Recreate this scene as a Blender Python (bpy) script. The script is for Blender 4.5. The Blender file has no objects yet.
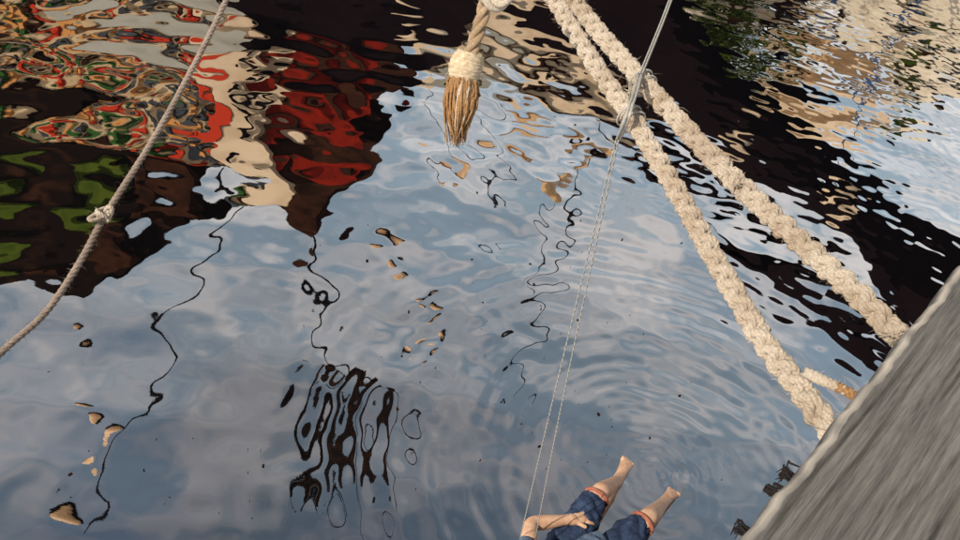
import bpy, bmesh, math, random
import numpy as np
from math import radians, sin, cos, pi, sqrt, degrees
from mathutils import Vector
random.seed(7); rng = np.random.default_rng(11)
scn = bpy.context.scene
COL = scn.collection

# ---------------------------------------------------------------- camera
CAM_H, DEP, ROLL, FPX = 3.9, radians(40), radians(13), 831.0
Fv = np.array([0, cos(DEP), -sin(DEP)]); R0 = np.array([1., 0, 0]); U0 = np.array([0, sin(DEP), cos(DEP)])
Rv = cos(ROLL) * R0 + sin(ROLL) * U0; Uv = -sin(ROLL) * R0 + cos(ROLL) * U0
CAMP = np.array([0, 0, CAM_H])
cd = bpy.data.cameras.new('camera'); cam = bpy.data.objects.new('camera', cd); COL.objects.link(cam)
from mathutils import Matrix
m3 = Matrix(((Rv[0], Uv[0], -Fv[0]), (Rv[1], Uv[1], -Fv[1]), (Rv[2], Uv[2], -Fv[2])))
cam.matrix_world = Matrix.Translation(Vector(CAMP)) @ m3.to_4x4()
cd.sensor_width = 36; cd.lens = 36 * FPX / 960; cd.clip_start = .05; cd.clip_end = 3000
cd.dof.use_dof = True; cd.dof.focus_distance = 3.2; cd.dof.aperture_fstop = 20.0
scn.camera = cam
# ---------------------------------------------------------------- sky
SUN_EL, SUN_AZ = radians(42), radians(222)          # azimuth measured clockwise from +Y
w = bpy.data.worlds.new('World'); scn.world = w; w.use_nodes = True
nt = w.node_tree; nt.nodes.clear()
out = nt.nodes.new('ShaderNodeOutputWorld'); bg = nt.nodes.new('ShaderNodeBackground'); bg.inputs[1].default_value = .115
sky = nt.nodes.new('ShaderNodeTexSky'); sky.sky_type = 'NISHITA'; sky.sun_disc = False
sky.sun_elevation = SUN_EL; sky.sun_rotation = SUN_AZ; sky.dust_density = 1.6; sky.air_density = 1.0
tc = nt.nodes.new('ShaderNodeTexCoord')
mp = nt.nodes.new('ShaderNodeMapping'); mp.inputs['Scale'].default_value = (1.5, 1.5, 3.2); mp.inputs['Location'].default_value = (3.1, .4, 0)
n1 = nt.nodes.new('ShaderNodeTexNoise'); n1.inputs['Scale'].default_value = 2.6; n1.inputs['Detail'].default_value = 7; n1.inputs['Roughness'].default_value = .58
cr = nt.nodes.new('ShaderNodeValToRGB'); cr.color_ramp.elements[0].position = .22; cr.color_ramp.elements[1].position = .70
cr.color_ramp.elements[0].color = (.64, .64, .64, 1); cr.color_ramp.elements[1].color = (.85, .85, .85, 1)
mx = nt.nodes.new('ShaderNodeMix'); mx.data_type = 'RGBA'
n2 = nt.nodes.new('ShaderNodeTexNoise'); n2.inputs['Scale'].default_value = 6.0; n2.inputs['Detail'].default_value = 5
cr2 = nt.nodes.new('ShaderNodeValToRGB'); cr2.color_ramp.elements[0].color = (1.62, 2.02, 2.25, 1); cr2.color_ramp.elements[1].color = (3.9, 3.6, 3.35, 1)
cr2.color_ramp.elements[0].position = .40; cr2.color_ramp.elements[1].position = .64
L = nt.links.new
L(tc.outputs['Generated'], mp.inputs[0]); L(mp.outputs[0], n1.inputs['Vector']); L(mp.outputs[0], n2.inputs['Vector'])
L(n1.outputs['Fac'], cr.inputs[0]); L(cr.outputs[0], mx.inputs[0]); L(sky.outputs[0], mx.inputs[6]); L(n2.outputs['Fac'], cr2.inputs[0])
sx = nt.nodes.new('ShaderNodeSeparateXYZ'); mr = nt.nodes.new('ShaderNodeMapRange'); mr.inputs['From Min'].default_value = .36; mr.inputs['From Max'].default_value = .85; mr.inputs['To Min'].default_value = 2.4; mr.inputs['To Max'].default_value = .30
vm = nt.nodes.new('ShaderNodeVectorMath'); vm.operation = 'SCALE'      # the cloud bank is thicker, so greyer, overhead
L(tc.outputs['Generated'], sx.inputs[0]); L(sx.outputs['Z'], mr.inputs['Value']); L(cr2.outputs[0], vm.inputs[0]); L(mr.outputs[0], vm.inputs['Scale']); L(vm.outputs[0], mx.inputs[7])
L(mx.outputs[2], bg.inputs[0]); L(bg.outputs[0], out.inputs[0])
# ---------------------------------------------------------------- sun
sl = bpy.data.lights.new('sun', 'SUN'); sl.energy = 3.6; sl.angle = radians(.53); sl.color = (1, .93, .82)
so = bpy.data.objects.new('sun', sl); COL.objects.link(so)
sd = Vector((sin(SUN_AZ) * cos(SUN_EL), cos(SUN_AZ) * cos(SUN_EL), sin(SUN_EL)))
so.rotation_euler = sd.to_track_quat('Z', 'Y').to_euler()
vs = scn.view_settings; vs.view_transform = 'Standard'; vs.look = 'None'; vs.exposure = 0.7; vs.gamma = 1

# ---------------------------------------------------------------- measuring helpers: lines of sight of the photograph
def ray(px, py):
    d = Fv + Rv * (px - 480) / FPX + Uv * (270 - py) / FPX
    return d / np.linalg.norm(d)
def atz(px, py, z):
    d = ray(px, py); return CAMP + d * (z - CAM_H) / d[2]
KD = 1.13
def atk(px, py, dist): return CAMP + ray(px, py) * dist * KD
def atd(px, py, dist): return CAMP + ray(px, py) * dist
def refl(px, py, D):
    """where a thing seen mirrored in the water stands, on the vertical plane y = D"""
    P = atz(px, py, 0); d = ray(px, py) * [1, 1, -1]
    return P + d * (D - P[1]) / d[1]

# ---------------------------------------------------------------- materials
def mat(name, col, rough=.7, noise=None, col2=None, bump=0, bscale=60, spec=.3, scale=(1, 1, 1), coords='Object', detail=6, lo=.35, hi=.65):
    m = bpy.data.materials.new(name); m.use_nodes = True; t = m.node_tree; b = t.nodes['Principled BSDF']
    b.inputs['Base Color'].default_value = (*col, 1); b.inputs['Roughness'].default_value = rough
    b.inputs['Specular IOR Level'].default_value = spec
    c = t.nodes.new('ShaderNodeTexCoord'); p = t.nodes.new('ShaderNodeMapping'); p.inputs['Scale'].default_value = scale
    t.links.new(c.outputs[coords], p.inputs[0])
    if noise:
        n = t.nodes.new('ShaderNodeTexNoise'); n.inputs['Scale'].default_value = noise; n.inputs['Detail'].default_value = detail
        r = t.nodes.new('ShaderNodeValToRGB'); r.color_ramp.elements[0].color = (*col, 1); r.color_ramp.elements[1].color = (*col2, 1)
        r.color_ramp.elements[0].position = lo; r.color_ramp.elements[1].position = hi
        t.links.new(p.outputs[0], n.inputs['Vector']); t.links.new(n.outputs['Fac'], r.inputs[0]); t.links.new(r.outputs[0], b.inputs['Base Color'])
    if bump:
        n = t.nodes.new('ShaderNodeTexNoise'); n.inputs['Scale'].default_value = bscale; n.inputs['Detail'].default_value = 5
        u = t.nodes.new('ShaderNodeBump'); u.inputs['Strength'].default_value = bump; u.inputs['Distance'].default_value = .01
        t.links.new(p.outputs[0], n.inputs['Vector']); t.links.new(n.outputs['Fac'], u.inputs['Height']); t.links.new(u.outputs[0], b.inputs['Normal'])
    return m
M = {}
M['cream'] = mat('cream_wall', (.62, .48, .33), .85, 1.3, (.80, .67, .50))
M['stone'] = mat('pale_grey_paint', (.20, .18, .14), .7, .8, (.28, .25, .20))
M['red'] = mat('red_paint', (.19, .012, .005), .8, 1.6, (.085, .007, .004), spec=0)
M['brightred'] = mat('bright_red_paint', (.36, .030, .012), .8, spec=0)
M['orange'] = mat('orange_paint', (.44, .19, .06), .8, spec=0)
M['green'] = mat('green_paint', (.025, .065, .015), .8, spec=0)
M['olive'] = mat('olive_leaves', (.026, .040, .005), .8, 3, (.05, .062, .008), spec=0)
M['ochre'] = mat('ochre_plaster', (.34, .22, .115), .85, 1.3, (.46, .33, .19), spec=0)
M['canvas'] = mat('sail_canvas', (.42, .29, .18), .85, 1.3, (.52, .38, .25), spec=0)
M['black'] = mat('black_hull_paint', (.0055, .003, .0035), .7, .8, (.009, .0045, .0045), spec=0)
M['tar'] = mat('tarred_rigging', (.005, .003, .003), .8, spec=0)
M['darkwood'] = mat('dark_wood', (.011, .005, .003), .8, 2.0, (.034, .012, .006), spec=0)
M['roof'] = mat('dark_roof_tiles', (.007, .004, .003), .9, 1.0, (.030, .012, .006), spec=0, lo=.5, hi=.75)
M['varnish'] = mat('varnished_wood', (.42, .22, .09), .5, 3, (.60, .36, .17))
M['glass'] = mat('window_glass', (.012, .014, .018), .15)
M['brownwood'] = mat('brown_block_wood', (.34, .18, .08), .7, 3, (.48, .28, .14))
M['white'] = mat('white_paint', (.72, .72, .70), .6)
M['blue'] = mat('blue_paint', (.03, .06, .13), .6)
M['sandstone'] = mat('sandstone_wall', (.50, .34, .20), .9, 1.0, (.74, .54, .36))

def tag(o, label=None, cat=None, group=None, kind=None):
    if label: o['label'] = label
    if cat: o['category'] = cat
    if group: o['group'] = group
    if kind: o['kind'] = kind
    return o
def empty(name, loc, label, cat, group=None):
    o = bpy.data.objects.new(name, None); COL.objects.link(o); o.location = Vector(loc); o.empty_display_size = .1
    return tag(o, label, cat, group)
def mesh(name, V, Fc, m, parent=None, smooth=False, kind=None):
    me = bpy.data.meshes.new(name); V = np.asarray(V, float)
    if parent is not None: V = V - np.array(parent_origin(parent))
    me.from_pydata([tuple(v) for v in V], [], [tuple(f) for f in Fc]); me.update()
    if smooth: me.polygons.foreach_set('use_smooth', [True] * len(me.polygons))
    me.materials.append(m)
    o = bpy.data.objects.new(name, me); COL.objects.link(o)
    if parent is not None: o.parent = parent
    if kind: o['kind'] = kind
    return o
def parent_origin(p):
    v = Vector((0, 0, 0))
    while p is not None: v = v + p.location; p = p.parent
    return v

class MB:
    def __init__(s): s.V = []; s.F = []
    def box(s, c, h, ax=None):
        ax = np.eye(3) if ax is None else ax; n = len(s.V); c = np.array(c, float)
        for sx in (-1, 1):
            for sy in (-1, 1):
                for sz in (-1, 1): s.V.append(c + ax[0] * sx * h[0] + ax[1] * sy * h[1] + ax[2] * sz * h[2])
        for f in ((0, 1, 3, 2), (4, 6, 7, 5), (0, 4, 5, 1), (2, 3, 7, 6), (0, 2, 6, 4), (1, 5, 7, 3)): s.F.append([n + i for i in f])
        return s
    def prism(s, pts, thick):
        """closed outline on a plane y=const, thick metres deep away from us"""
        n = len(s.V); k = len(pts); pts = [np.array(p, float) for p in pts]
        for p in pts: s.V.append(p)
        for p in pts: s.V.append(p + [0, thick, 0])
        s.F.append([n + i for i in range(k)]); s.F.append([n + k + i for i in reversed(range(k))])
        for i in range(k): j = (i + 1) % k; s.F.append([n + i, n + k + i, n + k + j, n + j])
        return s
    def tube(s, pts, rad, seg=8, cap=True):
        P = [np.array(p, float) for p in pts]; n0 = len(s.V); N = len(P)
        if not hasattr(rad, '__len__'): rad = [rad] * N
        up = None
        for i, p in enumerate(P):
            t = P[min(i + 1, N - 1)] - P[max(i - 1, 0)]; t = t / (np.linalg.norm(t) + 1e-9)
            if up is None:
                a = np.array([0, 0, 1.]) if abs(t[2]) < .9 else np.array([1., 0, 0])
                up = np.cross(np.cross(t, a), t)
            up = up - t * np.dot(up, t); up /= (np.linalg.norm(up) + 1e-9); b = np.cross(t, up)
            for k in range(seg):
                a = 2 * pi * k / seg; s.V.append(p + (up * cos(a) + b * sin(a)) * rad[i])
        for i in range(N - 1):
            for k in range(seg):
                a = n0 + i * seg + k; b2 = n0 + i * seg + (k + 1) % seg
                s.F.append([a, b2, b2 + seg, a + seg])
        if cap:
            s.F.append([n0 + k for k in reversed(range(seg))]); s.F.append([n0 + (N - 1) * seg + k for k in range(seg)])
        return s
    def blob(s, c, r, seg=8, rings=5):
        n0 = len(s.V); c = np.array(c, float); r = np.array(r, float) * np.ones(3)
        for i in range(rings + 1):
            th = pi * i / rings
            for k in range(seg):
                a = 2 * pi * k / seg; s.V.append(c + r * [sin(th) * cos(a), sin(th) * sin(a), cos(th)])
        for i in range(rings):
            for k in range(seg):
                a = n0 + i * seg + k; b = n0 + i * seg + (k + 1) % seg; s.F.append([a, a + seg, b + seg, b])
        return s
    def build(s, name, m, parent=None, smooth=False, kind=None): return mesh(name, s.V, s.F, m, parent, smooth, kind)

def spline(pts, n):
    P = np.array(pts, float); N = len(P)
    P = np.vstack([2 * P[0] - P[1], P, 2 * P[-1] - P[-2]]); o = []
    for t in np.linspace(0, N - 1 - 1e-6, n):
        i = int(t); u = t - i; a, b, c, d = P[i], P[i + 1], P[i + 2], P[i + 3]
        o.append(.5 * ((2 * b) + (-a + c) * u + (2 * a - 5 * b + 4 * c - d) * u * u + (-a + 3 * b - 3 * c + d) * u ** 3))
    return np.array(o)

# ---------------------------------------------------------------- water
def warp_axis(n, c, a, far, p):
    u = np.linspace(-1, 1, n); return c + a * u + (far - a) * np.sign(u) * np.abs(u) ** p
NX, NY = 880, 900
xs = warp_axis(NX, 1.0, 7.0, 500, 41); ys = warp_axis(NY, 7.2, 6.6, 500, 41)
X, Y = np.meshgrid(xs, ys)
def waves(X, Y, lam0, lam1, n, spread, az, rms, seed):
    """sum of n travelling waves; rms is the rms slope"""
    r = np.random.default_rng(seed); h = np.zeros_like(X); tot = 0
    for i in range(n):
        lam = lam0 * (lam1 / lam0) ** r.random(); k = 2 * pi / lam; a = az + r.normal() * spread
        amp = 1 / k * (lam / lam1) ** .3; h += amp * np.sin(k * (cos(a) * X + sin(a) * Y) + r.random() * 6.28); tot += (amp * k) ** 2 / 2
    return h * rms / sqrt(tot)
def sm(v, a, b):
    t = np.clip((v - a) / (b - a), 0, 1); return t * t * (3 - 2 * t)
rightness = sm(X - (Y - 3.3) * .28 , .6, 2.6)         # towards the quay the wind ripples are finer
farness = sm(Y, 4.0, 7.5)
leftness = 1 - sm(X + .9 - (Y - 4) * .18, -1.0, 1.6)
Hh = waves(X, Y, .6, 1.5, 40, .9, pi / 2, 1, 1) * (.009 + .011 * farness + .006 * leftness)
Hh += waves(X, Y, .30, .6, 50, 1.1, pi / 2, 1, 2) * (.006 + .010 * farness + .012 * leftness * farness + .004 * leftness) * (1 - .55 * rightness)
Hh += waves(X, Y, .10, .28, 60, .9, pi / 2 + .4, 1, 3) * (.0095 + .005 * rightness * (.45 + .55 * farness) + .002 * farness) * (1 - .35 * leftness)
# rings spreading from the dangling feet
fc = atz(655, 478, 0)
rr = np.hypot(X - fc[0], Y - fc[1])
ang = np.arctan2(Y - fc[1], X - fc[0]); brk = .55 + .45 * np.sin(ang * 3 + 2 * rr + .7) * np.sin(ang * 5 - 3 * rr)
rw_ = rr + .012 * np.sin(ang * 7 + rr * 5) + .02 * np.sin(ang * 2 + 1)
ring = np.sin(2 * pi * rw_ / .19 + .8 * np.sin(rr * 3)) * np.exp(-((rr - 1.6) / .75) ** 2) * .026 * .19 / 6.28 * (.6 + .4 * brk)
ring += np.sin(2 * pi * rw_ / .075) * np.exp(-(rr / .45) ** 2) * .045 * .075 / 6.28 * brk
ring += np.sin(2 * pi * rw_ / .105 + 1) * np.exp(-((rr - .8) / .5) ** 2) * .024 * .105 / 6.28 * brk
Hh += ring
edge = (1 - sm(np.abs(X - 1), 9, 14)) * (1 - sm(Y, 14, 20)) * sm(Y, -3, -1)
Z = Hh * edge
me = bpy.data.meshes.new('water'); V = np.stack([X, Y, Z], -1).reshape(-1, 3)
idx = np.arange(NX * NY).reshape(NY, NX)
Q = np.stack([idx[:-1, :-1], idx[:-1, 1:], idx[1:, 1:], idx[1:, :-1]], -1).reshape(-1)
me.vertices.add(len(V)); me.vertices.foreach_set('co', V.ravel()); nf = len(Q) // 4
me.loops.add(len(Q)); me.loops.foreach_set('vertex_index', Q); me.polygons.add(nf)
me.polygons.foreach_set('loop_start', np.arange(nf) * 4); me.polygons.foreach_set('loop_total', np.full(nf, 4))
me.polygons.foreach_set('use_smooth', np.ones(nf, bool)); me.update(); me.validate()
wo = bpy.data.objects.new('water', me); COL.objects.link(wo); tag(wo, 'calm rippled harbour water mirroring ships, houses and sky', None, None, 'structure')
wm = bpy.data.materials.new('harbour_water'); wm.use_nodes = True; t = wm.node_tree; t.nodes.clear(); n = t.nodes.new; l = t.links.new
o_ = n('ShaderNodeOutputMaterial'); mxs = n('ShaderNodeMixShader'); df = n('ShaderNodeBsdfDiffuse'); gl = n('ShaderNodeBsdfGlossy')
df.inputs[0].default_value = (.0025, .003, .004, 1); gl.inputs[0].default_value = (1, 1, 1, 1); gl.inputs['Roughness'].default_value = .012
fr = n('ShaderNodeFresnel'); fr.inputs[0].default_value = 8.0
c_ = n('ShaderNodeTexCoord'); mp_ = n('ShaderNodeMapping'); mp_.inputs['Scale'].default_value = (1, 1.7, 1)
nz = n('ShaderNodeTexNoise'); nz.inputs['Scale'].default_value = 14; nz.inputs['Detail'].default_value = 4
bp = n('ShaderNodeBump'); bp.inputs['Strength'].default_value = .006; bp.inputs['Distance'].default_value = .01
l(c_.outputs['Object'], mp_.inputs[0]); l(mp_.outputs[0], nz.inputs['Vector']); l(nz.outputs['Fac'], bp.inputs['Height'])
l(bp.outputs[0], gl.inputs['Normal']); l(fr.outputs[0], mxs.inputs[0]); l(df.outputs[0], mxs.inputs[1]); l(gl.outputs[0], mxs.inputs[2]); l(mxs.outputs[0], o_.inputs[0])
me.materials.append(wm)

# ---------------------------------------------------------------- things across the water, seen mirrored
def outline(pts, D): return [refl(x, y, D) for x, y in pts]
def rprism(name, pts, D, th, m, parent=None):
    return MB().prism(outline(pts, D), th).build(name, m, parent)
def rect(x0, x1, z0, z1, D): return [np.array([x0, D, z0]), np.array([x1, D, z0]), np.array([x1, D, z1]), np.array([x0, D, z1])]
def block(name, x0, x1, z0, z1, D, th, m, parent=None): return MB().prism(rect(x0, x1, z0, z1, D), th).build(name, m, parent)
def rline(mb, pts, D, r, seg=6):
    mb.tube(spline([refl(x, y, D) for x, y in pts], 12 * len(pts)), float(np.mean(r)), seg); return mb

# 1 house on the left with coloured shop front and dark ivy grown roof
D1 = 14.0
hs = empty('waterside_house', (-9, D1, 0), 'cream house with red, orange and green front mirrored at top left', 'house')
a = refl(-80, -60, D1); b = refl(262, 150, D1)
xL, xR = refl(-160, 60, D1)[0], refl(258, 60, D1)[0]
zt = refl(100, 150, D1)[2]
block('wall', xL, xR, -.5, zt, D1, 5, M['ochre'], hs)
block('plinth', refl(66, 22, D1)[0], xR + .15, .0, refl(150, 22, D1)[2], D1 - .12, .12, M['stone'], hs)
zb = refl(150, 26, D1)[2]
rw = [M['brightred'], M['orange'], M['glass'], M['green'], M['brightred'], M['glass'], M['darkwood']]
nm = {M['brightred'].name: 'shutter', M['orange'].name: 'awning', M['glass'].name: 'window', M['green'].name: 'planter', M['darkwood'].name: 'door'}
cols = 26; rows = 10
for i in range(cols):
    for j in range(rows):
        if random.random() < .08: continue
        m = random.choice(rw); x = xL + (i + .5 + random.uniform(-.2, .2)) * (xR - xL) / cols; z = zb + (j + .5 + random.uniform(-.2, .2)) * (zt - zb) / rows
        hw = (xR - xL) / cols * random.uniform(.22, .42); hz = (zt - zb) / rows * random.uniform(.16, .40)
        dd = random.uniform(.03, .25)
        block(nm[m.name], x - hw, x + hw, z - hz, z + hz, D1 - dd, dd, m, hs)
rprism('roof', [(-160, 105), (60, 112), (120, 150), (160, 172), (196, 206), (150, 222), (138, 244), (124, 262), (122, 276), (108, 296), (94, 312), (80, 306), (58, 296), (20, 300), (-160, 316)], D1 - .3, 4, M['roof'], hs)
for poly in ([(-60, 186), (14, 188), (24, 200), (4, 214), (-60, 220)], [(-60, 256), (20, 258), (34, 268), (10, 276), (-60, 280)], [(60, 215), (100, 208), (120, 216), (90, 226)]):
    rprism('ivy', poly, D1 - .6, .3, M['olive'], hs)
for x, y in ((150, 205), (120, 232), (60, 260), (175, 190)):
    p = refl(x, y, D1 - .4); MB().box(p, (.28, .2, .35)).build('chimney', M['darkwood'], hs)

# 2 red sailing ship: dark hull, red deckhouse, dark rigging, furled cream sail
D2 = 12.6
sp = empty('sailing_ship', (-2, D2, 0), 'big black hulled sailing ship with red bulwark mirrored at top middle', 'ship')
hull = [(190, -140), (236, 0), (246, 30), (262, 66), (330, 74), (400, 76), (440, 52), (470, 40), (478, 12), (520, 14), (560, 40), (610, 88), (640, 112), (700, 146), (760, 190), (820, 224), (852, 242), (884, 286), (894, 340), (1010, 372),
        (1010, 352), (955, 312), (880, 246), (832, 192), (760, 142), (720, 104), (688, 52), (655, -6), (600, -90), (400, -140)]
rprism('hull', hull, D2, 2.6, M['black'], sp)
rprism('bulwark', [(238, 34), (262, 60), (330, 66), (392, 72), (394, 100), (372, 104), (352, 134), (296, 140), (262, 166), (246, 120)], D2 - .25, .25, M['red'], sp)
rprism('bulwark', [(300, 140), (352, 128), (360, 160), (320, 172)], D2 - .2, .2, M['red'], sp)
rprism('deckhouse', [(264, 160), (300, 134), (352, 128), (384, 150), (362, 172), (350, 190), (334, 200), (332, 240), (318, 262), (300, 240), (278, 206)], D2 - .05, 1.6, M['darkwood'], sp)
rprism('furled_sail', [(200, 50), (246, 46), (276, 66), (280, 82), (250, 98), (252, 112), (256, 136), (270, 160), (290, 198), (262, 196), (236, 166), (222, 140), (216, 110), (200, 84)], D2 - .5, .25, M['canvas'], sp)
for pts in ([(262, 52), (254, 66), (264, 78), (250, 92), (240, 84)], [(238, 98), (246, 114), (240, 130), (250, 150)]):
    mb = MB(); rline(mb, pts, D2 - .6, .05); mb.build('reef_line', M['tar'], sp)
for x, y in ((737, 140), (842, 200), (410, 22)):
    MB().blob(refl(x, y, D2 - .02), (.30, .06, .14)).build('porthole', M['canvas'], sp, True)
rprism('sail_stripe', [(206, 60), (228, 50), (214, 74), (200, 84)], D2 - .56, .05, M['brightred'], sp)
rprism('sail_stripe', [(192, 96), (222, 112), (226, 138), (208, 140), (206, 116)], D2 - .56, .05, M['brightred'], sp)
rprism('bowsprit', [(716, 234), (760, 250), (806, 266), (850, 300), (900, 345), (900, 372), (864, 360), (850, 342), (790, 300), (735, 268)], D2 + 2, .5, M['black'], sp)
mb = MB(); rline(mb, [(232, 186), (196, 262), (150, 350), (140, 390), (116, 455), (66, 560)], D2, [.035, .045, .05, .045, .03]); mb.build('stay', M['tar'], sp)
mb = MB(); rline(mb, [(318, 232), (330, 300), (348, 372)], D2, [.05, .045, .04]); mb.build('topmast', M['tar'], sp)
rprism('boom', [(640, 150), (690, 164), (745, 196), (752, 208), (700, 186), (650, 168)], D2 + 1, .3, M['black'], sp)
for poly in ([(300, 495), (298, 450), (312, 415), (345, 385), (352, 394), (320, 425), (310, 455), (310, 495)], [(326, 492), (320, 460), (340, 420), (372, 392), (400, 372), (406, 384), (376, 412), (350, 440), (340, 470), (338, 492)],
             [(374, 500), (368, 470), (382, 440), (404, 420), (408, 432), (391, 452), (385, 480), (386, 500)], [(336, 402), (358, 378), (388, 366), (392, 380), (356, 408), (345, 414)]):
    c_p = np.mean(np.array(poly, float), 0); rprism('streamer', [(c_p[0] + (x - c_p[0]) * .62 - 10 + (345 - c_p[0]) * .12, 430 + (y - 430) * .9 - 12) for x, y in poly], D2, .10, M['roof'], sp)
for pts in ([(330, 400), (300, 440), (300, 495)], [(346, 430), (340, 500)], [(380, 420), (400, 455), (385, 500)], [(372, 372), (338, 384), (318, 372)]):
    mb = MB(); rline(mb, pts, D2 - .1, .035); mb.build('halyard', M['tar'], sp)
mb = MB(); rline(mb, [(345, 480), (352, 560)], D2, .03); mb.build('pole', M['tar'], sp)
for x, y, s_ in ((75, 384, .13), (97, 438, .19), (47, 512, .24), (385, 256, .13), (418, 308, .14), (424, 336, .08)):
    s_ *= 1.9 if x < 300 else 1.15; p = refl(x, y, D2 - .2); b_ = MB().blob(p, (s_ * 1.4, s_ * .5, s_ * (1.1 if x < 300 else 1.2))).build('rigging_block', M['brownwood'], sp, True)
    MB().blob(p + [0, .12, 0], (s_ * 1.62, s_ * .3, s_ * 1.3)).build('block_strop', M['tar'], sp, True)

for poly in ([(262, 74), (330, 80), (334, 86), (262, 82)], [(330, 66), (350, 68), (346, 132), (332, 134)], [(262, 128), (312, 134), (310, 142), (264, 138)], [(372, 66), (396, 70), (392, 104), (376, 100)]):
    rprism('timber_head', poly, D2 - .45, .15, M['darkwood'], sp)
# 3 pale low boathouse behind the ship
D3 = 17.5
bh = empty('boathouse', (1, D3, 0), 'peach and grey boathouse mirrored behind the hanging rope', 'boathouse')
rprism('wall', [(380, -90), (392, 60), (440, 96), (452, 78), (500, 76), (530, 98), (560, 104), (590, 120), (640, 142), (660, 120), (600, -90)], D3, 3, M['sandstone'], bh)
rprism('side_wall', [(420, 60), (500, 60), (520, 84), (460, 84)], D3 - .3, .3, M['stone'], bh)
for poly in ([(548, 96), (580, 100), (592, 116), (560, 112)], [(600, 118), (650, 140), (640, 156), (605, 140)], [(520, 70), (560, 80), (560, 88), (522, 80)]):
    rprism('shutter', poly, D3 - .25, .25, M['darkwood'], bh)
for poly in ([(500, 122), (530, 124), (552, 136), (520, 134)], [(545, 180), (566, 178), (570, 204), (548, 200)], [(580, 144), (602, 146), (600, 156), (580, 154)], [(446, 168), (462, 172), (460, 186), (448, 184)]):
    rprism('lantern', poly, D3 - .2, .3, M['varnish'], bh)
for pts, r in (([(470, 90), (486, 150), (500, 215)], .025), ([(604, 130), (580, 205), (545, 300), (524, 390)], .04), ([(548, 205), (535, 300)], .022), ([(440, 100), (455, 190)], .02)):
    mb = MB(); rline(mb, pts, D3, r); mb.build('flagpole', M['tar'], bh)

# 4 town on the right: sandstone houses with gaps of sky
D4 = 26.0
cities = [('cream', [(640, -160), (668, 0), (700, 40), (730, 60), (744, 34), (800, 24), (850, 40), (886, 60), (900, 40), (900, -160)]),
          ('sandstone', [(770, 104), (826, 126), (880, 142), (884, 112), (845, 100), (790, 88)]),
          ('cream', [(905, -160), (905, 60), (890, 96), (930, 108), (960, 90), (1040, 80), (1100, -160)])]
twn = []
lbl = ['tall cream house with olive shutters mirrored at top right', 'narrow sandstone gable mirrored above the black bow', 'wide cream house mirrored in the top right corner', 'sandstone tower mirrored just above the black bow']
for k, (mk, poly) in enumerate(cities):
    P = outline(poly, D4 + k * .7); c = np.mean(P, 0)
    h_ = empty('town_house', (c[0], D4, 0), lbl[k], 'house', 'houses mirrored at top right')
    MB().prism(P, 4).build('wall', M[mk], h_)
    if k in (0, 2):
        x0, y0_, x1, y1_ = (660, -20, 880, 70) if k == 0 else (900, -20, 960, 115)
        for i in range(26 if k == 0 else 12):
            x = random.uniform(x0, x1); y = random.uniform(y0_, y1_)
            p = refl(x, y, D4 + k * .7); s1 = random.uniform(.12, .4); s2 = random.uniform(.12, .3)
            mm, nn = random.choice([(M['glass'], 'window'), (M['olive'], 'shutter'), (M['blue'], 'window'), (M['darkwood'], 'shutter'), (M['olive'], 'shutter'), (M['varnish'], 'door')])
            MB().box(p + [0, -.06, 0], (s1, .08, s2)).build(nn, mm, h_)
    mb = MB()
tr_ = empty('tree', refl(690, -20, 24), 'olive green tree mirrored left of the cream houses at top right', 'tree')
mb = MB(); mb2 = MB()
for q in range(1500):
    x = rng.normal() * 24 + 722; y = rng.normal() * 22 + 38 + (x - 722) * .55
    p = refl(x, y, 24.2 + rng.random() * 1.2); d_ = rng.normal(size=3); d_ /= np.linalg.norm(d_); e_ = np.cross(d_, rng.normal(size=3)); e_ /= np.linalg.norm(e_)
    n0 = len(mb.V); mb.V += [p, p + d_ * .16 + e_ * .07, p + d_ * .32, p + d_ * .16 - e_ * .07]; mb.F.append([n0, n0 + 1, n0 + 2, n0 + 3])
mb.build('crown', M['olive'], tr_); mb2.tube([refl(722, 38, 24.8) * [1, 1, 0], refl(722, 38, 24.8)], [.25, .1], 8).build('trunk', M['darkwood'], tr_)
mb = MB(); rline(mb, [(925, 0), (880, 60), (862, 110), (850, 150)], D4 - 1, .06); o = mb.build('lamp_post', M['blue']); tag(o, 'thin dark post mirrored between the cream houses at top right', 'post')

# ---------------------------------------------------------------- timber quay
ZQ = 3.0
eA, eB = atz(740, 540, ZQ), atz(960, 265, ZQ); du = (eB - eA) / np.linalg.norm(eB - eA); dn = np.array([du[1], -du[0], 0]); up = np.array([0, 0, 1.])
qm = bpy.data.materials.new('weathered_timber'); qm.use_nodes = True; t = qm.node_tree; n = t.nodes.new; l = t.links.new; b = t.nodes['Principled BSDF']
at = n('ShaderNodeAttribute'); at.attribute_name = 'grain'
mpa = n('ShaderNodeMapping'); mpa.inputs['Scale'].default_value = (2.2, 55, 55); na = n('ShaderNodeTexNoise'); na.inputs['Scale'].default_value = 2.2; na.inputs['Detail'].default_value = 9; na.inputs['Distortion'].default_value = .5
mpb = n('ShaderNodeMapping'); mpb.inputs['Scale'].default_value = (2.0, 9, 9); nb = n('ShaderNodeTexNoise'); nb.inputs['Scale'].default_value = 1.2; nb.inputs['Detail'].default_value = 4
mpf = n('ShaderNodeMapping'); mpf.inputs['Scale'].default_value = (14, 240, 240); nf_ = n('ShaderNodeTexNoise'); nf_.inputs['Scale'].default_value = 2; nf_.inputs['Detail'].default_value = 6
l(at.outputs['Vector'], mpf.inputs[0]); l(mpf.outputs[0], nf_.inputs['Vector']); av = n('ShaderNodeMix'); av.inputs[0].default_value = .38
l(na.outputs['Fac'], av.inputs[2]); l(nf_.outputs['Fac'], av.inputs[3])
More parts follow.
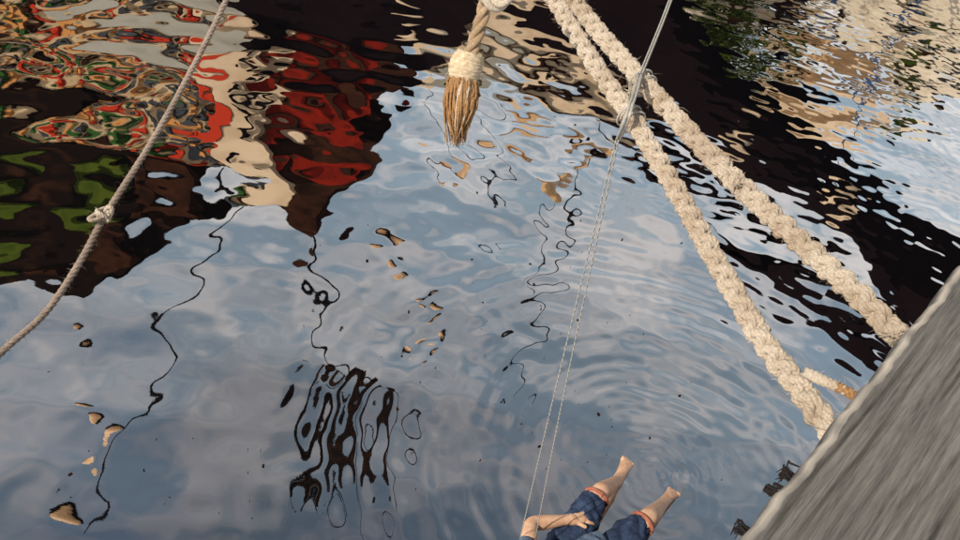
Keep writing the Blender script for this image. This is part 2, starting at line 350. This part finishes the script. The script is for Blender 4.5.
ra = n('ShaderNodeValToRGB'); e = ra.color_ramp.elements; e[0].position = .34; e[0].color = (.060, .055, .050, 1); e[1].position = .66; e[1].color = (.18, .168, .152, 1)
mixc = n('ShaderNodeMix'); mixc.data_type = 'RGBA'; mixc.blend_type = 'MULTIPLY'; mixc.inputs[0].default_value = .55
rb = n('ShaderNodeValToRGB'); rb.color_ramp.elements[0].color = (.5, .48, .46, 1); rb.color_ramp.elements[1].color = (1, .98, .95, 1); rb.color_ramp.elements[0].position = .3; rb.color_ramp.elements[1].position = .7
bu = n('ShaderNodeBump'); bu.inputs['Strength'].default_value = .5; bu.inputs['Distance'].default_value = .004
l(at.outputs['Vector'], mpa.inputs[0]); l(at.outputs['Vector'], mpb.inputs[0]); l(mpa.outputs[0], na.inputs['Vector']); l(mpb.outputs[0], nb.inputs['Vector'])
l(av.outputs[0], ra.inputs[0]); l(nb.outputs['Fac'], rb.inputs[0]); l(ra.outputs[0], mixc.inputs[6]); l(rb.outputs[0], mixc.inputs[7])
worn = n('ShaderNodeMix'); worn.data_type = 'RGBA'; wa = n('ShaderNodeAttribute'); wa.attribute_name = 'worn'
worn.inputs[7].default_value = (.47, .41, .34, 1); l(mixc.outputs[2], worn.inputs[6]); l(wa.outputs['Fac'], worn.inputs[0]); gr = n('ShaderNodeMix'); gr.data_type = 'RGBA'; ka = n('ShaderNodeAttribute'); ka.attribute_name = 'split'; gr.inputs[7].default_value = (.02, .017, .014, 1)  # dark splits: dirt, plus their weak shade put into the colour
l(ka.outputs['Fac'], gr.inputs[0]); l(worn.outputs[2], gr.inputs[6]); l(gr.outputs[2], b.inputs['Base Color'])
l(av.outputs[0], bu.inputs['Height']); l(bu.outputs[0], b.inputs['Normal']); b.inputs['Roughness'].default_value = .85; b.inputs['Specular IOR Level'].default_value = .2

def beam(name, o0, length, width, height, parent, seed, nl=260):
    """long weathered baulk: rounded worn front arris, cupped top, splits"""
    r = np.random.default_rng(seed); prof = []
    ch = .013
    prof.append((0.004, -height)); prof.append((0, -height * .5)); prof.append((0, -ch * 1.8)); prof.append((ch * .12, -ch * .8)); prof.append((ch * .5, -ch * .22)); prof.append((ch * 1.1, 0))
    k = 150 if nl > 100 else 20
    for i in range(1, k): prof.append((ch + (width - 2 * ch) * i / k, 0))
    prof += [(width - ch, 0), (width, -ch), (width, -height)]
    prof = np.array(prof); npf = len(prof); V = []; G = []; W = []; K = []
    ph = r.random(8) * 6.28; cr_ = [(r.random() * width, r.random() * length, .10 + r.random() ** 2 * .6) for _ in range(60)] if nl > 100 else []
    for i in range(nl):
        s_ = length * i / (nl - 1)
        for j, (a_, z_) in enumerate(prof):
            dz = 0; kk = 0
            if z_ > -.01 and a_ > ch:
                dz += .0012 * sin(a_ * 90 + ph[0] + .4 * sin(s_ * 3)) + .0008 * sin(a_ * 210 + ph[1] + sin(s_ * 2 + ph[2])) + .0008 * sin(s_ * 7 + a_ * 11)
                for ca, cs, cl in cr_:
                    if abs(s_ - cs) < cl:
                        d_ = abs(a_ - ca - .004 * sin(s_ * 9 + ca * 50)); q_ = max(0, 1 - d_ / .0035) * (1 - abs(s_ - cs) / cl); dz -= .011 * q_; kk = max(kk, q_)
            da = .0022 * sin(s_ * 23 + ph[3]) + .0016 * sin(s_ * 61 + ph[4]) + .0010 * sin(s_ * 137 + ph[5]) if j < 7 else 0
            V.append(o0 + du * s_ + dn * (a_ + da) + up * (z_ + dz)); K.append(min(1, kk * .8)); G.append((s_ + seed, a_, z_)); W.append((max(0, 1 - abs(j - 4.0) / 1.6) * (.62 + .38 * sin(s_ * 43 + 2 * sin(s_ * 17)) * sin(s_ * 19))) if j < 7 else 0)
    Fc = []
    for i in range(nl - 1):
        for j in range(npf - 1): a_ = i * npf + j; Fc.append((a_, a_ + npf, a_ + npf + 1, a_ + 1))
        a_ = i * npf; Fc.append((a_ + npf - 1, a_ + 2 * npf - 1, a_ + npf, a_))
    Fc.append(tuple(range(npf))); Fc.append(tuple((nl - 1) * npf + j for j in reversed(range(npf))))
    o = mesh(name, V, Fc, qm, parent, True)
    at_ = o.data.attributes.new('grain', 'FLOAT_VECTOR', 'POINT'); at_.data.foreach_set('vector', np.array(G).ravel())
    at_ = o.data.attributes.new('worn', 'FLOAT', 'POINT'); at_.data.foreach_set('value', np.array(W))
    at_ = o.data.attributes.new('split', 'FLOAT', 'POINT'); at_.data.foreach_set('value', np.array(K, float))
    return o
q0 = eA - du * 1.6
qb = beam('quay_beam', q0, 4.6, .42, .105, None, 3, 320)
tag(qb, 'weathered grey timber beam along the quay edge at bottom right', 'timber beam')
dk = empty('quay_deck', q0 + dn * .43, 'grey timber planks of the quay behind the edge beam', 'deck'); tag(dk, kind='structure'); del dk['category']
for i in range(7): beam('plank', q0 + dn * (.432 + i * .205) - up * .06, 4.6, .20, .05, dk, 10 + i, 20)
qw = empty('quay_wall', q0 + dn * .05, 'timber piled quay wall under the edge beam', 'wall'); tag(qw, kind='structure'); del qw['category']
for i in range(15): MB().tube([q0 + dn * .20 + du * (.15 + i * .31) + up * -.112, q0 + dn * .20 + du * (.15 + i * .31) - up * 4.2], .095, 12).build('pile', M['darkwood'], qw, True)

# ---------------------------------------------------------------- ropes
def rope_mat(name, c1, c2, c3):
    m = mat(name, c1, .9, 240, c2, .9, 900, .15); t = m.node_tree; b = t.nodes['Principled BSDF']
    nn = t.nodes.new('ShaderNodeTexNoise'); nn.inputs['Scale'].default_value = 9; nn.inputs['Detail'].default_value = 5
    rr_ = t.nodes.new('ShaderNodeValToRGB'); rr_.color_ramp.elements[0].position = .42; rr_.color_ramp.elements[1].position = .68
    rr_.color_ramp.elements[0].color = (0, 0, 0, 1); rr_.color_ramp.elements[1].color = (.8, .8, .8, 1)
    mi = t.nodes.new('ShaderNodeMix'); mi.data_type = 'RGBA'; mi.inputs[7].default_value = (*c3, 1)
    src = b.inputs['Base Color'].links[0].from_socket; c = t.nodes.new('ShaderNodeTexCoord')
    t.links.new(c.outputs['Object'], nn.inputs['Vector']); t.links.new(nn.outputs['Fac'], rr_.inputs[0]); t.links.new(rr_.outputs[0], mi.inputs[0]); t.links.new(src, mi.inputs[6]); t.links.new(mi.outputs[2], b.inputs['Base Color'])
    return m
M['rope'] = rope_mat('cream_rope', (.66, .52, .38), (.90, .77, .62), (.44, .30, .19))
M['oldrope'] = rope_mat('brown_rope', (.44, .21, .08), (.62, .37, .17), (.28, .12, .04))
M['hangrope'] = rope_mat('pale_brown_rope', (.50, .33, .19), (.72, .54, .36), (.36, .22, .11))
M['thinrope'] = rope_mat('thin_beige_rope', (.40, .29, .22), (.58, .46, .37), (.30, .21, .15))
M['twine'] = mat('pale_twine', (.22, .20, .17), .8, 300, (.38, .36, .33), .3, 800)
M['whip'] = mat('rope_whipping', (.42, .31, .19), .8, 120, (.62, .49, .33), .5, 600)

def frames(P):
    P = np.array(P); T = np.gradient(P, axis=0); T /= np.linalg.norm(T, axis=1)[:, None]
    u = np.cross(T[0], [0, 0, 1.]); u /= np.linalg.norm(u); Us = []
    for t_ in T: u = u - t_ * np.dot(u, t_); u /= np.linalg.norm(u); Us.append(u.copy())
    Us = np.array(Us); return T, Us, np.cross(T, Us)
def resample(P, step):
    P = np.array(P); s = np.concatenate([[0], np.cumsum(np.linalg.norm(np.diff(P, axis=0), axis=1))]); n_ = max(4, int(s[-1] / step))
    q = np.linspace(0, s[-1], n_); return np.stack([np.interp(q, s, P[:, k]) for k in range(3)], 1), q
def plaited(root, P, R, m, pitch=.15, step=.006, seed=0, name='strand', fuzz=900):
    P, s = resample(P, step); T, U, B = frames(P); r = np.random.default_rng(seed)
    wob = .35 * np.sin(s * 5 + seed) + .16 * np.sin(s * 31 + seed) + .08 * np.sin(s * 77 + seed * 2)
    for sense in (1, -1):
        for i in range(2):
            th = sense * 2 * pi * s / pitch + i * pi + wob
            rad = R * (.52 + .13 * np.cos(4 * pi * s / pitch + (0 if sense > 0 else pi)) + .03 * np.sin(s * 50 + i))
            C = P + (U * np.cos(th)[:, None] + B * np.sin(th)[:, None]) * rad[:, None]
            if True:
                _, Ub, Bb = frames(C); mb = MB()
                for y_ in range(4):
                    tw_ = -sense * 2 * pi * s / .028 + y_ * pi / 2; rs = R * .23 * (1 + .10 * np.sin(s * 60 + i * 2 + seed))
                    mb.tube(C + (Ub * np.cos(tw_)[:, None] + Bb * np.sin(tw_)[:, None]) * rs[:, None], R * .21, 6)
                mb.build(name, m, root, True)
    MB().tube(P[::4], R * .42, 8).build('core', m, root, True)
    hair(root, P, U, B, R * .96, m, fuzz, r)
def twisted(root, P, R, m, pitch, step, seed=0, k=3, name='strand', fuzz=200):
    P, s = resample(P, step); T, U, B = frames(P); r = np.random.default_rng(seed)
    if not hasattr(R, '__len__'): R = np.full(len(P), R)
    else: R = np.interp(np.linspace(0, 1, len(P)), np.linspace(0, 1, len(R)), R)
    for i in range(k):
        th = 2 * pi * s / pitch + i * 2 * pi / k
        MB().tube(P + (U * np.cos(th)[:, None] + B * np.sin(th)[:, None]) * (R * .52)[:, None], list(R * .52), 7).build(name, m, root, True)
    if fuzz: hair(root, P, U, B, float(R.mean()), m, fuzz, r)
def hair(root, P, U, B, R, m, count, r, ln=.012):
    V = []; Fc = []
    for q in range(count):
        i = r.integers(0, len(P)); a = r.random() * 6.28; o = U[i] * cos(a) + B[i] * sin(a); s0 = P[i] + o * R * .85
        d = o + r.normal(size=3) * .9; d /= np.linalg.norm(d); L_ = ln * (.3 + r.random() ** 3 * 1.6); sd_ = np.cross(d, r.normal(size=3)); sd_ /= np.linalg.norm(sd_); w_ = .00035
        mid = s0 + d * L_ * .5 + r.normal(size=3) * L_ * .15; e_ = s0 + d * L_ + r.normal(size=3) * L_ * .35
        n_ = len(V); V += [s0 - sd_ * w_, s0 + sd_ * w_, mid + sd_ * w_, mid - sd_ * w_, e_]; Fc += [(n_, n_ + 1, n_ + 2, n_ + 3), (n_ + 3, n_ + 2, n_ + 4)]
    mesh('loose_fibres', V, Fc, m, root, kind='stuff')

def rope_ptk(pp): return [atk(*p) for p in pp]
def rope_pts(pp): return [atd(*p) for p in pp]
# left hawser
lp = rope_ptk([(553, -2, 2.12), (596, 66, 1.98), (634, 122, 1.86), (676, 190, 1.74), (720, 268, 1.62), (764, 342, 1.52), (800, 388, 1.46), (815, 410, 1.43)]) + [atz(828, 427, 2.845), atz(845, 447, 2.84) , atz(845, 447, 2.84) + dn * .10 - up * .02, atz(845, 447, 2.84) + dn * .26 - up * .05]
far = lp[0] + (lp[0] - lp[1]) * 2.0; far2 = far + (lp[0] - lp[1]) * 2.5 + np.array([0, 0, .25])
hl = empty('mooring_rope', lp[-1], 'thick cream plaited mooring rope on the left of the pair, with a short tail', 'rope', 'thick mooring ropes made fast below the quay edge')
plaited(hl, spline([far2, far] + lp, 500), .0252, M['rope'], .088, .004, 1, fuzz=2600)
tl = rope_ptk([(806, 372, 1.44), (822, 380, 1.42), (836, 386, 1.41), (846, 391, 1.40)])
twisted(hl, spline(tl, 30), [.010, .011, .010, .009], M['rope'], .03, .003, 3, fuzz=60, name='tail')
twisted(hl, spline(rope_ptk([(838, 387, 1.405), (850, 393, 1.40), (858, 400, 1.40)]), 12), .0095, M['oldrope'], .03, .003, 4, fuzz=30, name='tail_whipping')
# right hawser
rp = rope_ptk([(572, -2, 2.34), (604, 38, 2.22), (644, 82, 2.08), (690, 134, 1.96), (734, 180, 1.86), (780, 224, 1.78), (824, 264, 1.72), (866, 302, 1.68), (888, 326, 1.67)]) + [atz(900, 337, 2.845), atz(920, 356, 2.84), atz(920, 356, 2.84) + dn * .10 - up * .02, atz(920, 356, 2.84) + dn * .24 - up * .05]
far = rp[0] + (rp[0] - rp[1]) * 3.0; far2 = far + (rp[0] - rp[1]) * 3.5 + np.array([0, 0, .25])
hr = empty('mooring_rope', rp[-1], 'thick cream plaited mooring rope on the right of the pair, with ragged tufts', 'rope', 'thick mooring ropes made fast below the quay edge')
plaited(hr, spline([far2, far] + rp, 500), .0280, M['rope'], .096, .004, 5, fuzz=2600)
for (x, y, d_, sc) in ((738, 184, 1.83, 1), (748, 192, 1.83, 1.0), (728, 170, 1.86, .7), (640, 82, 2.05, .8), (632, 92, 2.04, .7), (896, 336, 1.6, .6)):
    c = atk(x, y, d_); V = []; mb = MB()
    for q in range(26):
        dr = rng.normal(size=3); dr /= np.linalg.norm(dr); mb.tube([c + rng.normal(size=3) * .006, c + dr * .012 * sc, c + dr * .024 * sc + rng.normal(size=3) * .006], [.002, .0018, .0008], 4)
    mb.build('frayed_tuft', M['rope'], hr, True, kind='stuff')

# thin rope on the left with a small knot
tp = rope_pts([(246, -42, 2.75), (212, 30, 2.62), (182, 88, 2.52), (148, 148, 2.42), (106, 214, 2.32), (80, 262, 2.26), (46, 312, 2.2), (4, 350, 2.15), (-60, 412, 2.08)])
tr = empty('thin_rope', tp[-1], 'thin beige twisted rope with a small knot crossing the top left corner', 'rope')
twisted(tr, spline(tp, 400), .0085, M['thinrope'], .045, .005, 7, fuzz=900)
kc = atd(105, 214, 2.30); e1 = Rv; e2 = Uv
kp = [kc + e1 * (.024 * cos(a) * (1 + .3 * sin(3 * a)) - .002) + e2 * (.013 * sin(2 * a) + .006 * cos(a)) - Fv * (.012 * sin(3 * a) + .012) for a in np.linspace(0, 2 * pi, 40)]
twisted(tr, kp, .0055, M['rope'], .02, .003, 8, name='knot', fuzz=80)
kp = [kc + e1 * (.014 * cos(a)) + e2 * (.016 * sin(a)) - Fv * (.012 * cos(2 * a)) for a in np.linspace(0, 2 * pi, 26)]
twisted(tr, kp, .0055, M['rope'], .02, .003, 9, name='knot', fuzz=60)

# hanging rope end
hp = rope_pts([(502, -60, 2.0), (500, -24, 2.0), (486, 2, 2.0), (481, 22, 2.0), (474, 44, 2.0), (467, 62, 2.0)])
hg = empty('hanging_rope', hp[0], 'short brown rope end hanging at top middle with pale whipping and frayed tip', 'rope')
twisted(hg, spline(hp, 80), .0165, M['hangrope'], .11, .005, 11, fuzz=500)
twisted(hg, spline(rope_pts([(476, -30, 1.98), (484, -6, 1.97), (498, 4, 1.97), (507, -8, 1.97), (510, -40, 1.99)]), 40), .019, M['rope'], .11, .005, 12, name='turn', fuzz=100)
wp = rope_pts([(470, 54, 1.99), (465, 70, 1.99), (462, 88, 1.99)]); WP, s_ = resample(spline(wp, 30), .003); T, U_, B_ = frames(WP); n_ = len(WP)
for i in range(16):
    f_ = (i + .5) / 16; c = WP[int(f_ * (n_ - 1))]; k = int(f_ * (n_ - 1)); R_ = .036 * (sin(pi * min(1, .22 + f_ * .72)) ** .6) * .95
    ringp = [c + (U_[k] * cos(a) + B_[k] * sin(a)) * R_ * (1 + .06 * rng.random()) + T[k] * .002 * a / 6.28 for a in np.linspace(0, 2 * pi, 22)]
    MB().tube(ringp, .0052, 6).build('whipping_turn', M['whip'], hg, True)
MB().tube(WP, list(.030 * np.sin(np.linspace(.8, 2.4, n_)) ** .6), 14).build('whipping_core', M['whip'], hg, True)
hair(hg, WP, U_, B_, .038, M['rope'], 500, rng, .016)
mb = MB(); mb2 = MB()
for q in range(420):
    a = rng.random() * 6.28; r0 = .030 * sqrt(rng.random()); L_ = .35 + .68 * rng.random()
    k = n_ - 2; o = (U_[k] * cos(a) + B_[k] * sin(a)); tip = atd(456 + rng.normal() * 4 - (L_ - 1) * 10, 66 + 78 * L_, 1.99); kk = k - int(n_ * .45 * rng.random()); r0 = .030 if q % 2 else r0; st = WP[kk] + o * r0
    md = (st + tip) / 2 + o * (r0 * .45) + rng.normal(size=3) * .004
    (mb if q % 9 else mb2).tube(spline([st, md, tip + rng.normal(size=3) * .003 + o * .004], 7), [.0030, .003, .0028, .0026, .0022, .0016, .0008], 5)
mb.build('frayed_fibres', M['oldrope'], hg, True, kind='stuff'); mb2.build('frayed_fibres', M['rope'], hg, True, kind='stuff')

# twine hanging between the hawsers and down to the person
tw = empty('twine', atk(630, 110, 1.85), 'doubled pale twine looped round the mooring ropes and hanging to the water', 'twine')
twp = rope_ptk([(684, -40, 2.5), (664, 14, 2.3), (652, 44, 2.18), (638, 78, 2.02)])
for q, o in enumerate((0, .007)):
    twisted(tw, spline([p + Rv * o for p in twp], 60), .0030, M['twine'], .018, .003, 21 + q, k=2, name='cord', fuzz=0)
for q, o in enumerate((-.004, .004)):
    pts = rope_ptk([(640, 74, 2.02), (636, 90, 1.90), (630, 108, 1.80), (626, 122, 1.80), (618, 140, 1.88)])
    MB().tube(spline([p + Rv * o for p in pts], 30), .0036, 6).build('cord', M['twine'], tw, True)
for q, (cx, cy, dd, R_) in enumerate(((641, 80, 2.085, .034), (645, 86, 2.075, .034), (629, 116, 1.87, .032), (633, 122, 1.865, .032))):
    c = atk(cx, cy, dd); ax = lp[2] - lp[1]; ax /= np.linalg.norm(ax); u1 = np.cross(ax, Fv); u1 /= np.linalg.norm(u1); u2 = np.cross(ax, u1)
    MB().tube([c + (u1 * cos(a) + u2 * sin(a)) * R_ for a in np.linspace(0, 6.4, 26)], .0030, 6).build('loop', M['twine'], tw, True)
top = atk(616, 140, 1.90)
for q, (ex, ey) in enumerate(((515, 560), (531, 560))):
    bot = atz(ex, ey, .35); mid = (top + bot) / 2 + np.array([0, 0, -.03])
    twisted(tw, spline([top + Rv * .006 * q, mid, bot], 200), .0027, M['twine'], .06, .012, 30 + q, k=2, name='cord', fuzz=0)

# iron ring under the beam and strands added as dark reflection flecks
rg = empty('mooring_ring', eA, 'rusty mooring ring bolted under the quay beam', 'ring')
M['rust'] = mat('rusty_iron', (.10, .035, .015), .9, 30, (.20, .08, .03), .5, 80)
c = (lp[-1] + rp[-1]) / 2 + dn * .02
MB().tube([c + du * .20 * cos(a) + up * .10 * sin(a) for a in np.linspace(0, 6.2832, 40)], .010, 10).build('ring', M['rust'], rg, True)
MB().box(c + dn * .05 - up * .10, (.03, .03, .05)).build('bolt', M['rust'], rg)
M['fleck'] = mat('dark_fleck', (.004, .003, .003), .8, 40, (.010, .004, .003))
for q, (x, y, sc, lb) in enumerate(((784, 468, .5, 'added dark strands standing in for a reflection fleck, highest on the quay edge'), (768, 488, .28, 'small added dark strands standing in for a reflection fleck in the middle of the quay edge'), (738, 524, .35, 'added dark strands standing in for a reflection fleck by the bottom edge of the quay'))):
    c = atz(x, y, 2.93); mb = MB()
    for i in range(16):
        o_w = du * rng.normal() * .012 * sc + up * rng.normal() * .006 + dn * rng.random() * .01
        mb.tube(spline([c + o_w + dn * .02 + rng.normal(size=3) * .004, c + o_w, c + o_w - dn * .003 + rng.normal(size=3) * .005 * sc, c + o_w - up * .03 * sc - dn * .004 + rng.normal(size=3) * .007 * sc], 8), [.001, .0016, .002, .002, .0018, .0014, .001, .0005], 5)
    tag(mb.build('mirror_fleck', M['fleck'], None, True), lb, 'fleck', 'added reflection flecks at the quay edge')

# ---------------------------------------------------------------- landing stage under the person (just out of frame)
ls = empty('landing_stage', atz(620, 600, .2), 'low wooden landing stage beside the quay', 'landing stage')
LA, LB = atz(500, 562, .24), atz(735, 556, .24); lu = (LB - LA) / np.linalg.norm(LB - LA); ln_ = np.array([lu[1], -lu[0], 0])
for i in range(7):
    c = (LA + LB) / 2 + ln_ * (.07 + i * .15); MB().box(c - up * .03, (.78, .068, .022), np.array([lu, ln_, up])).build('plank', qm, ls)
for sgn in (-1, 1): MB().box((LA + LB) / 2 + ln_ * .5 + lu * .55 * sgn - up * .15, (.09, .48, .09), np.array([lu, ln_, up])).build('float', M['darkwood'], ls)

# ---------------------------------------------------------------- person
M['skin'] = mat('skin', (.50, .27, .16), .5, 22, (.66, .40, .25), .15, 200, .35)
M['shorts'] = mat('navy_cloth', (.012, .020, .045), .85, 18, (.032, .052, .10), .6, 120, .2)
M['shirt'] = mat('slate_blue_cloth', (.060, .085, .13), .9, 16, (.10, .135, .19), .6, 90, .2)
M['trim'] = mat('orange_trim', (.24, .07, .045), .8, 40, (.33, .11, .07), .3, 200)
M['hair'] = mat('dark_hair', (.02, .012, .008), .6, 90, (.05, .03, .018), .8, 300)
pe = empty('person', atz(560, 575, .26), 'person in navy shorts and slate blue shirt dangling bare feet in the water', 'person')
def skin(name, verts, edges, radii, m, parent, rootv=0, sub=2):
    me = bpy.data.meshes.new(name); o0 = np.array(parent_origin(parent)); me.from_pydata([tuple(np.array(v) - o0) for v in verts], edges, []); me.update()
    o = bpy.data.objects.new(name, me); COL.objects.link(o); o.parent = parent; me.materials.append(m)
    md = o.modifiers.new('skin', 'SKIN'); md.use_smooth_shade = True
    for i, r in enumerate(radii):
        v = me.skin_vertices[0].data[i]; v.radius = r if hasattr(r, '__len__') else (r, r); v.use_root = (i == rootv)
    s = o.modifiers.new('sub', 'SUBSURF'); s.levels = sub; s.render_levels = sub
    return o
class SK:
    def __init__(s): s.v = []; s.e = []; s.r = []
    def add(s, p, r, frm=None):
        s.v.append(np.array(p, float)); s.r.append(r); i = len(s.v) - 1
        if frm is not None: s.e.append((frm, i))
        return i
    def chain(s, pts, frm=None):
        for p, r in pts: frm = s.add(p, r, frm)
        return frm
pz = lambda x, y, z: atz(x, y, z)
hipc = pz(566, 590, .34)
J = dict(hipL=pz(553, 562, .34), hipR=pz(576, 584, .34), kneeL=pz(600, 492, .40), kneeR=pz(648, 518, .40),
         ankL=pz(618, 480, .07), ankR=pz(664, 502, .08), toeL=pz(628, 461, .0), toeR=pz(674, 491, .0))
chest = hipc + np.array([-.08, -.34, .30]); neck = chest + np.array([-.03, -.06, .15])
fwd = (J['kneeL'] - J['hipL']) * [1, 1, 0]; fwd /= np.linalg.norm(fwd); lat = np.array([-fwd[1], fwd[0], 0])     # lat = person's left
shL = chest + lat * .18 + up * .05; shR = chest - lat * .18 + up * .05
elL = pz(530, 524, .52); haL = pz(572, 519, .47)
elR = shR - lat * .12 - up * .24; haR = pz(700, 600, .27)
B = SK()
r0 = B.add(hipc, .11); sp1 = B.add(hipc + (chest - hipc) * .5, .115, r0); sp2 = B.add(chest, .125, sp1); nk = B.add(neck, .055, sp2)
hd0 = B.add(neck + np.array([0, .03, .07]), .06, nk); hd1 = B.add(neck + np.array([0, .05, .14]), .088, hd0); hd2 = B.add(neck + np.array([0, .05, .21]), .075, hd1)
for s_, K in ((1, 'L'), (-1, 'R')):
    hp_, kn, an, toe = (J[k + K] for k in ('hip', 'knee', 'ank', 'toe'))
    ft = (toe - an); heel = an - ft * .18 - up * .03
    a_ = B.chain([(hp_, .085), (hp_ + (kn - hp_) * .5, .075), (kn, .054), (kn + (an - kn) * .3 - fwd * .012, .052), (kn + (an - kn) * .7, .038), (an, .033)], r0)
    B.add(heel, .026, a_); b_ = B.chain([(an + ft * .45 + up * .005, (.034, .028)), (an + ft * .80, (.040, .018))], a_)
    side = np.cross(ft, up); side /= np.linalg.norm(side)
    for q in range(5):
        off = (q - 2) * .016 * s_; B.chain([(an + ft * (.95) + side * off, .010 + (.004 if q == 0 else 0)), (an + ft * (1.10 - .03 * abs(q - 1)) + side * off * 1.05, .009 + (.004 if q == 0 else 0))], b_)
for (sh, el, ha) in ((shL, elL, haL), (shR, elR, haR)):
    a_ = B.chain([(sh, .058), (sh + (el - sh) * .5, .046), (el, .040), (el + (ha - el) * .35, .038), (el + (ha - el) * .75, .028), (ha, (.026, .022))], sp2)
    hdv = (ha - el); hdv /= np.linalg.norm(hdv); side = np.cross(hdv, up); side /= np.linalg.norm(side)
    pm = B.add(ha + hdv * .045, (.036, .018), a_)
    for q in range(4):
        off = side * (q - 1.5) * .019; ln2 = [.85, 1, .95, .75][q]
        B.chain([(ha + hdv * .085 + off, .0095), (ha + hdv * (.085 + .032 * ln2) + off * 1.1 - up * .008, .0085), (ha + hdv * (.085 + .055 * ln2) + off * 1.1 - up * .026, .0075)], pm)
    B.chain([(ha + hdv * .035 + side * .034, .011), (ha + hdv * .065 + side * .052 - up * .008, .0095)], a_)
skin('body', B.v, B.e, B.r, M['skin'], pe, 0, 2)
def crumple(o, size, st):
    tx = bpy.data.textures.new('cloth_folds', 'CLOUDS'); tx.noise_scale = size; d_ = o.modifiers.new('folds', 'DISPLACE'); d_.texture = tx; d_.strength = st; d_.mid_level = .5
S = SK(); r0 = S.add(hipc, .13)
for K in 'LR':
    hp_, kn = J['hip' + K], J['knee' + K]
    S.chain([(hp_, .105), (hp_ + (kn - hp_) * .45, .095), (hp_ + (kn - hp_) * .78, .083), (hp_ + (kn - hp_) * .93, .076)], r0)
crumple(skin('shorts', S.v, S.e, S.r, M['shorts'], pe, 0, 4), .055, .045)
S = SK(); r0 = S.add(hipc + up * .02, .14); a_ = S.add(hipc + (chest - hipc) * .5, .14, r0); c_2 = S.add(chest, .145, a_); S.add(neck - up * .03, .075, c_2); S.chain([(pz(578, 560, .44), .085), (pz(602, 538, .43), .062)], r0)
for sh, el in ((shL, elL), (shR, elR)): S.chain([(sh, .075), (sh + (el - sh) * .5, .066), (sh + (el - sh) * .72, .064)], c_2)
crumple(skin('shirt', S.v, S.e, S.r, M['shirt'], pe, 0, 4), .07, .05)
MB().blob(neck + np.array([0, .02, .17]), (.098, .105, .10), 20, 12).build('hair', M['hair'], pe, True)
for K in 'LR':
    hp_, kn = J['hip' + K], J['knee' + K]; ax = (kn - hp_) / np.linalg.norm(kn - hp_); u1 = np.cross(ax, up); u1 /= np.linalg.norm(u1); u2 = np.cross(ax, u1); c = hp_ + (kn - hp_) * .92
    MB().tube([c + (u1 * cos(a) + u2 * sin(a)) * .061 for a in np.linspace(0, 2 * pi, 24)], .009, 7).build('hem_trim', M['trim'], pe, True)

# ---------------------------------------------------------------- specks drifting on the water
mb = MB()
for i in range(95):
    x = rng.uniform(240, 790); y = rng.uniform(180, 535)
    if rng.random() < .45: x = rng.normal() * 70 + 560; y = rng.normal() * 80 + 320
    if i < 14: x = rng.uniform(0, 300); y = rng.uniform(370, 540)
    p = atz(x, y, .004); a = rng.random() * 3.14; l_ = .002 + .010 * rng.random() ** 4; w_ = l_ * rng.uniform(.25, .7)
    mb.box(p, (l_, w_, .003), np.array([[cos(a), sin(a), 0], [-sin(a), cos(a), 0], [0, 0, 1]]))
tag(mb.build('drifting_specks', M['darkwood'], None, False), 'dark specks of bark and leaf drifting on the water', None, None, 'stuff')
